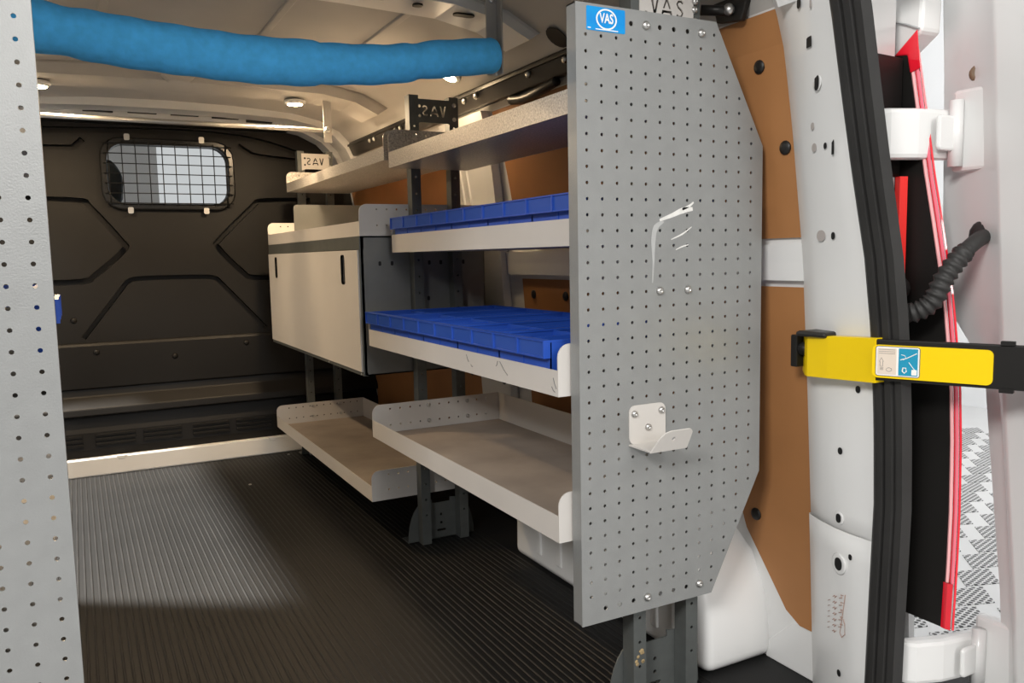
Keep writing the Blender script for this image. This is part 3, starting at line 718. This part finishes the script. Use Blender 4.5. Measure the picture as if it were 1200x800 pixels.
tie(YU[0], False, 1.190, 1.246); tie(YU[1], True); tie(YU[2], True)
for bx_ in (-.03, 0): bolt(.236, YU[0]-.001, 1.221+bx_, -Y, .0065, STEEL, rack)

# ---- shelves (trays)
def shelf(x0, x1, y0, y1, zb, lip, flz, m, liner=True, name='shelf', back=None, hx=.05, lab=None, par=None):
    par = par or rack
    mb = MB(); th = .0022; r = .022
    mb.box(x0+th, x1-th, y0+th, y1-th, zb+.0005, zb+.004)
    mb.box(x0, x0+th, y0+th, y1-th, zb, lip)
    mb.box(x1-th, x1, y0+th, y1-th, zb, back or flz)
    out = [(x0, zb), (x1, zb), (x1, flz)] + [(x0+r-r*math.sin(t), flz-r+r*math.cos(t)) for t in [PI/2*k/6 for k in range(7)]]
    hs = []
    n = int((x1-x0-hx-.02)/DX)
    for c in range(n+1):
        for zz in (flz-.014, flz-.014-.043):
            if zz > zb+.012: hs.append(circ(x0+hx+c*DX, zz, .0028))
    mb.plate(out, hs, (0, y0, 0), X, Z, Y, th); mb.plate(out, hs, (0, y1-th, 0), X, Z, Y, th)
    o = mb.build(name, m, par, bevel=0)
    if lab: o['label'] = lab
    if liner: MB().box(x0+.003, x1-.003, y0+.003, y1-.003, zb+.004, zb+.007).build('shelf_liner', LINER, o)
    if flz-zb > .06:
        for c in (4, 8):
            bolt(UX[0] if c == 4 else UX[1], y1-th-.001, flz-.014, -Y, .0055, STEEL, o, 'shelf_bolt'); bolt(UX[0] if c == 4 else UX[1], y1-th-.001, flz-.057, -Y, .0055, STEEL, o, 'shelf_bolt')
    return o
shelf(-.042, .337, .030, .985, .341, .386, .425, SHELF, lab='open tan lined tray shelf at the bottom of the near bay')
s3 = shelf(-.040, .337, .030, .992, .585, .628, .671, SHELF, liner=False, lab='tray shelf holding the deep row of blue bins')
shelf(.040, .337, .030, 1.012, .829, .876, .900, SHELF, liner=False, lab='narrow tray shelf holding the upper row of blue bins')
shelf(.042, .272, .030, 1.020, 1.053, 1.094, 1.155, SHELFG, liner=False, lab='grey hammered top shelf of the near bay')
shelf(.042, .290, 1.058, 2.20, 1.078, 1.113, 1.158, SHELFG, liner=False, lab='grey top shelf of the far bay above the cabinet')
shelf(-.027, .337, 1.058, 2.262, .140, .183, .226, SHELF, lab='open tan lined tray shelf low in the far bay')
# black scuffs on the bin shelf lip
for a, b in (((.235, .622), (.205, .600)), ((.25, .612), (.243, .622)), ((.38, .621), (.37, .607)), ((.36, .603), (.352, .600)), ((.045, .615), (.035, .598)), ((.05, .6), (.04, .592))):
    MB().tube([(-.0403, a[0], a[1]), (-.0403, (a[0]+b[0])/2, (a[1]+b[1])/2-.002), (-.0403, b[0], b[1])], .0007, 5).build('scuff_mark', INK, s3)

# ---- cabinet in the far bay
cab = thing('van_cabinet', 'cream fronted steel cabinet with two black slot handles below an open tray', 'cabinet', (.13, 1.64, .497))
cy0, cy1, cx0, cx1 = 1.058, 2.215, -.036, .337
cbx = MB()
cbx.box(cx0+.003, cx1, cy0, cy0+.0025, .495, .874).box(cx0+.003, cx1, cy1-.0025, cy1, .495, .874)
cbx.box(cx0+.003, cx1, cy0, cy1, .495, .4985).box(cx0+.003, cx1, cy0, cy1, .8705, .874).box(cx1-.003, cx1, cy0, cy1, .495, .874)
bd = cbx.build('body', mat('cabinet grey paint', (.20, .205, .20), .42, .25, .1, 20, .12, 380), cab)
MB().box(cx0, cx0+.012, cy0, cy1, .840, .8745).build('top_rail', UPR, cab)
MB().box(cx0, cx0+.012, cy0, cy1, .494, .503).build('bottom_rail', UPR, cab)
MB().box(cx0, cx0+.010, cy0, cy0+.007, .503, .840).build('side_rail', UPR, cab); MB().box(cx0, cx0+.010, cy1-.007, cy1, .503, .840).build('side_rail', UPR, cab)
for y, z in ((1.13, .80), (1.13, .60)): pass
for xx, zz in ((.02, .80), (.055, .80), (.165, .80), (.20, .80), (.27, .80), (.02, .64), (.16, .70)):
    MB().prism(rrect(-.004, .004, -.006, .006, .003), (xx, cy0-.0004, zz), X, Z, Y, .001).build('side_slot', BLACK, bd)
def cab_slots():
    return [rrect(y-.017, y+.017, z0, z1, .010) for y, z0, z1 in ((1.205, .742, .826), (2.075, .748, .826))]
cdr = MB().plate([(cy0+.009, .505), (cy1-.009, .505), (cy1-.009, .838), (cy0+.009, .838)], cab_slots(), (cx0-.004, 0, 0), Y, Z, X, .010).build('cabinet_door', DOORW, cab)
for sl in cab_slots():
    MB().prism(sl, (cx0+.0055, 0, 0), Y, Z, X, .003).build('handle_slot', BLACK, cdr)
    MB().plate(sl, [[(p[0]*.80+.20*sum(q[0] for q in sl)/len(sl), p[1]*.97+.03*sum(q[1] for q in sl)/len(sl)) for p in sl]], (cx0-.0055, 0, 0), Y, Z, X, .006).build('handle_rim', BLACKP, cdr)
for yy in (1.075, 1.4): bolt(cx0-.001, yy, .4985, -X, .0035, STEEL, cab)
for yy in (1.34, 1.44): pass
tr = shelf(-.036, .337, 1.052, 2.215, .8748, .914, .960, SHELF, liner=False, name='top_tray', par=cab)
MB().plate([(-.030, .879), (.335, .879), (.335, 1.005)] + [(-.030+.012*(1-math.sin(t)), 1.005-.012+.012*math.cos(t)) for t in [PI/2*k/4 for k in range(5)]], [], (0, 1.80, 0), X, Z, Y, .003).build('tray_divider', mat('divider grey', (.24, .24, .225), .5, .2, .1, 10), cab)

# ---- blue bins
def make_bin(D):
    root = thing('parts_bin', 'blue plastic parts bin', 'bin', (0, 0, 0))
    W, H, t = .0923, .086, .0022           # half width along y, depth along x
    mb = MB()
    mb.box(0, D, -W, W, 0, t).box(0, t, -W, W, 0, H).box(D-t, D, -W, W, 0, H).box(0, D, -W, -W+t, 0, H).box(0, D, W-t, W, 0, H)
    mb.box(-.001, D+.001, -W-.0005, -W+.004, H-.004, H).box(-.001, D+.001, W-.004, W+.0005, H-.004, H)
    mb.box(-.0012, 0, -.0015, .0015, 0, H)
    mb.build('tub', BLUE, root, local=True)
    MB().box(t, D-t, -.0012, .0012, t, H-.004).build('divider', BLUE, root, local=True)
    MB().box(.115, .117, -W+t, W-t, t, H-.003).build('cross_divider', BLUE, root, local=True)
    fr = MB(); x0 = -.013
    fr.box(x0, .001, -W, W, H-.0025, H).box(x0, .001, -W, W, H-.030, H-.0275)
    for yy in (-W+.0012, -.0012, .0012, W-.0012): fr.box(x0-.0006, .001, yy-.0011, yy+.0011, H-.030, H)
    fo = fr.build('label_frame', BLUE, root, local=True)
    for s in (-1, 1):
        MB().box(x0+.0025, x0+.004, min(s*.0025, s*(W-.0025)), max(s*.0025, s*(W-.0025)), H-.0275, H-.0025).build('label_pocket', BLUEL, root, local=True)
    return root
binp = make_bin(.366); bins_ = make_bin(.286)
ords = ['first', 'second', 'third', 'fourth', 'fifth']
for row, (x, z, y0, lab) in enumerate(((-.0370, .5895, .150, 'on the deep middle shelf'), (.0435, .8335, .160, 'on the narrow upper shelf'))):
    for i in range(5):
        src = (binp, bins_)[row]; b_ = src if i == 0 else copy_tree(src)
        b_.location = (x, y0+i*.1855, z)
        b_['label'] = 'blue parts bin %s, %s from the scuffed end panel' % (lab, ords[i])
        b_['group'] = 'blue bins ' + lab

# ---- white hook on the end panel
hk = thing('utility_hook', 'white folded steel hook bolted to the perforated end panel', 'hook', (.115, -.01, .50))
MB().plate(rrect(.077, .152, .497, .563, .012), [], (0, -.0005, 0), X, Z, -Y, .0025).build('back_plate', SHELF, hk)
MB().box(.077, .152, -.058, -.0005, .4955, .498).build('hook_base', SHELF, hk)
MB().plate([(.077, 0), (.152, 0), (.152, .030)] + [(.142+.010*math.cos(t), .030+.010*math.sin(t)) for t in [PI/2*k/4 for k in range(1, 5)]] + [(.106, .040), (.096, .037), (.088, .028), (.081, .010)], [circ(.116, .024, .0038)], (0, -.056, .4955), X, Vector((0, -.45, .9)), Vector((0, -.9, -.45)), .0022).build('hook_lip', SHELF, hk)
for bx_, bz_ in ((.087, .549), (.143, .550), (.115, .524)): bolt(bx_, -.003, bz_, -Y, .0062, STEEL, hk)

# ================================================================== LEFT RACK
lr = thing('van_shelving_rack', 'grey steel van shelving rack opposite, with its pale perforated end panel by the open rear', 'shelving rack', (-.88, .5, 0))
LEX = -.741
def mir(x): return LEX-(x+.018)
EPL = [(mir(x), z) for x, z in EP][::-1]
EPL = [(mir(.371), .412), (mir(.258), .203), (LEX, .203), (LEX, 1.198), (mir(.262), 1.198), (mir(.371), .998)]
hl2 = []
for c in range(13):
    for q in range(39):
        x = c*DX; z = 1.166-q*.025
        if inside_ep(x, z+.008) and inside_ep(x, z-.003): hl2.append(circ(mir(x)-.0, z, .0029))
lp = MB().plate(EPL, hl2, (0, 0, 0), X, Z, Y, .002).build('end_panel', HAMMER, lr)
fl2 = MB()
fl2.box(LEX-.002, LEX, .002, .026, .203, 1.198).box(mir(.258), LEX, .002, .026, .203, .205)
fl2.build('panel_flange', HAMMER, lp)
for yu in (.027, .97):
    for ux in UX: place(um, 'upright', (mir(ux), yu, .002), lr)
    place(fm, 'foot_plate', (mir(.1775), yu+.033, .0022), lr)
def lshelf(z, lip, flz):
    mb = MB(); x0, x1, y0, y1 = mir(.337), LEX-.032, .03, .965
    mb.box(x0, x1, y0, y1, z, z+.004).box(x1-.002, x1, y0, y1, z, lip).box(x0, x0+.002, y0, y1, z, flz)
    mb.box(x0, x1-.01, y0, y0+.002, z, flz).box(x0, x1-.01, y1-.002, y1, z, flz); mb.build('shelf', SHELF, lr)
for z in (.341, .6815, 1.0): lshelf(z, z+.042, z+.085)
for i in range(5):
    b_ = copy_tree(bins_); b_.rotation_euler = (0, 0, PI)
    b_.location = (-.7510 if i == 0 else -.790, .165+i*.185 if i else .160, .6860)
    b_['label'] = 'blue plastic parts bin %s in the rack opposite, behind its pale end panel' % ('first' if i == 0 else ords[i])
    b_['group'] = 'blue bins in the opposite rack'

# ================================================================== ROOF GEAR
bar = thing('roof_rack_bar', 'bare steel roof bar hung across the van before the bulkhead', 'roof bar', (XC, 1.74, 1.25))
MB().tube([(-.90, 1.74, 1.254), (.085, 1.74, 1.254)], .0075, 12).build('bar', STEEL, bar, smooth=True)
for hx in (.080, -.86):
    MB().prism([(-.012, 1.212), (.012, 1.212), (.012, 1.40), (-.012, 1.40)], (hx, 1.73, 0), X, Z, -Y, .004).build('hanger', STEEL2, bar)
    MB().prism([(0, 1.212), (.018, 1.212), (.018, 1.40), (0, 1.40)], (hx+.012, 1.726, 0), Y, Z, X, .003).build('hanger', STEEL2, bar)
bolt(.080, 1.722, 1.254, -Y, .011, STEEL, bar)
bar2 = thing('roof_rack_bar', 'steel roof bar inside the blue foam sleeve with its flat hanger', 'roof bar', (XC, .45, 1.2))
npts = [(-.95, .45, 1.206), (-.80, .45, 1.198), (-.72, .45, 1.190), (-.61, .45, 1.180), (-.50, .45, 1.174), (-.405, .45, 1.171), (-.29, .45, 1.175), (-.166, .45, 1.184), (-.06, .45, 1.203), (.073, .45, 1.223)]
MB().tube([(x, y, z) for x, y, z in npts], .010, 10).build('bar', STEEL, bar2, smooth=True)
MB().box(.062, .088, .462, .466, 1.186, 1.375).build('hanger', STEEL2, bar2)
MB().box(.085, .088, .440, .466, 1.186, 1.375).build('hanger', STEEL2, bar2)
bolt(.074, .461, 1.335, -Y, .006, STEEL, bar2); bolt(.0885, .452, 1.225, X, .006, STEEL, bar2)
fp = smooth_path(npts, 10); rd = []
for i, p in enumerate(fp):
    x = p[0]
    r = .0375+(.0035 if x < -.3 else 0)-.002*max(0, min(1, (x+.3)/.3))
    r += -.0030*math.exp(-((x+.10)/.012)**2) - .003*math.exp(-((x+.70)/.02)**2) + .0008*math.sin(x*90)
    rd.append(r)
rd[-1] *= .9
fo_ = MB().tube(fp, rd, 28).build('foam_sleeve', FOAM, smooth=True, auto=1.0)
tag(fo_, 'thick bright blue foam sleeve wrapped round the roof bar', 'foam tube')

# ---- roof lamps
def roof_lamp(x, y, z, lab, e=8.5, n=(0, 0, -1)):
    t = thing('roof_lamp', lab, 'lamp', (x, y, z), 'warm roof lamps')
    n = Vector(n).normalized()
    MB().rev([(.034, -.006), (.036, 0), (.034, .006), (.027, .008)], (x, y, z), n, 18).build('bezel', WHITE, t, smooth=True)
    MB().rev([(.0255, .007), (.024, .010), (.012, .012)], (x, y, z), n, 16).build('lens', LEDM, t, smooth=True)
    l = bpy.data.lights.new('roof_lamp_light', 'AREA'); l.shape = 'DISK'; l.size = .05; l.energy = e; l.color = (1, .74, .46)
    lo = bpy.data.objects.new('roof_lamp_light', l); COL.objects.link(lo); lo.location = Vector((x, y, z))+n*.016
    lo.rotation_euler = n.to_track_quat('-Z', 'Y').to_euler()
roof_lamp(-.02, 1.755, 1.345, 'lit warm roof lamp on the rib beside the hanging strip')
roof_lamp(-.775, 1.745, 1.345, 'lit warm roof lamp on the far rib on the open side door side')
roof_lamp(.250, 1.075, 1.325, 'lit warm roof lamp above the dark tie bracket and side rail', 2.2, (-.5, 0, -.85))
roof_lamp(-.760, 1.19, 1.372, 'lit warm roof lamp above the rack opposite', 2.2)
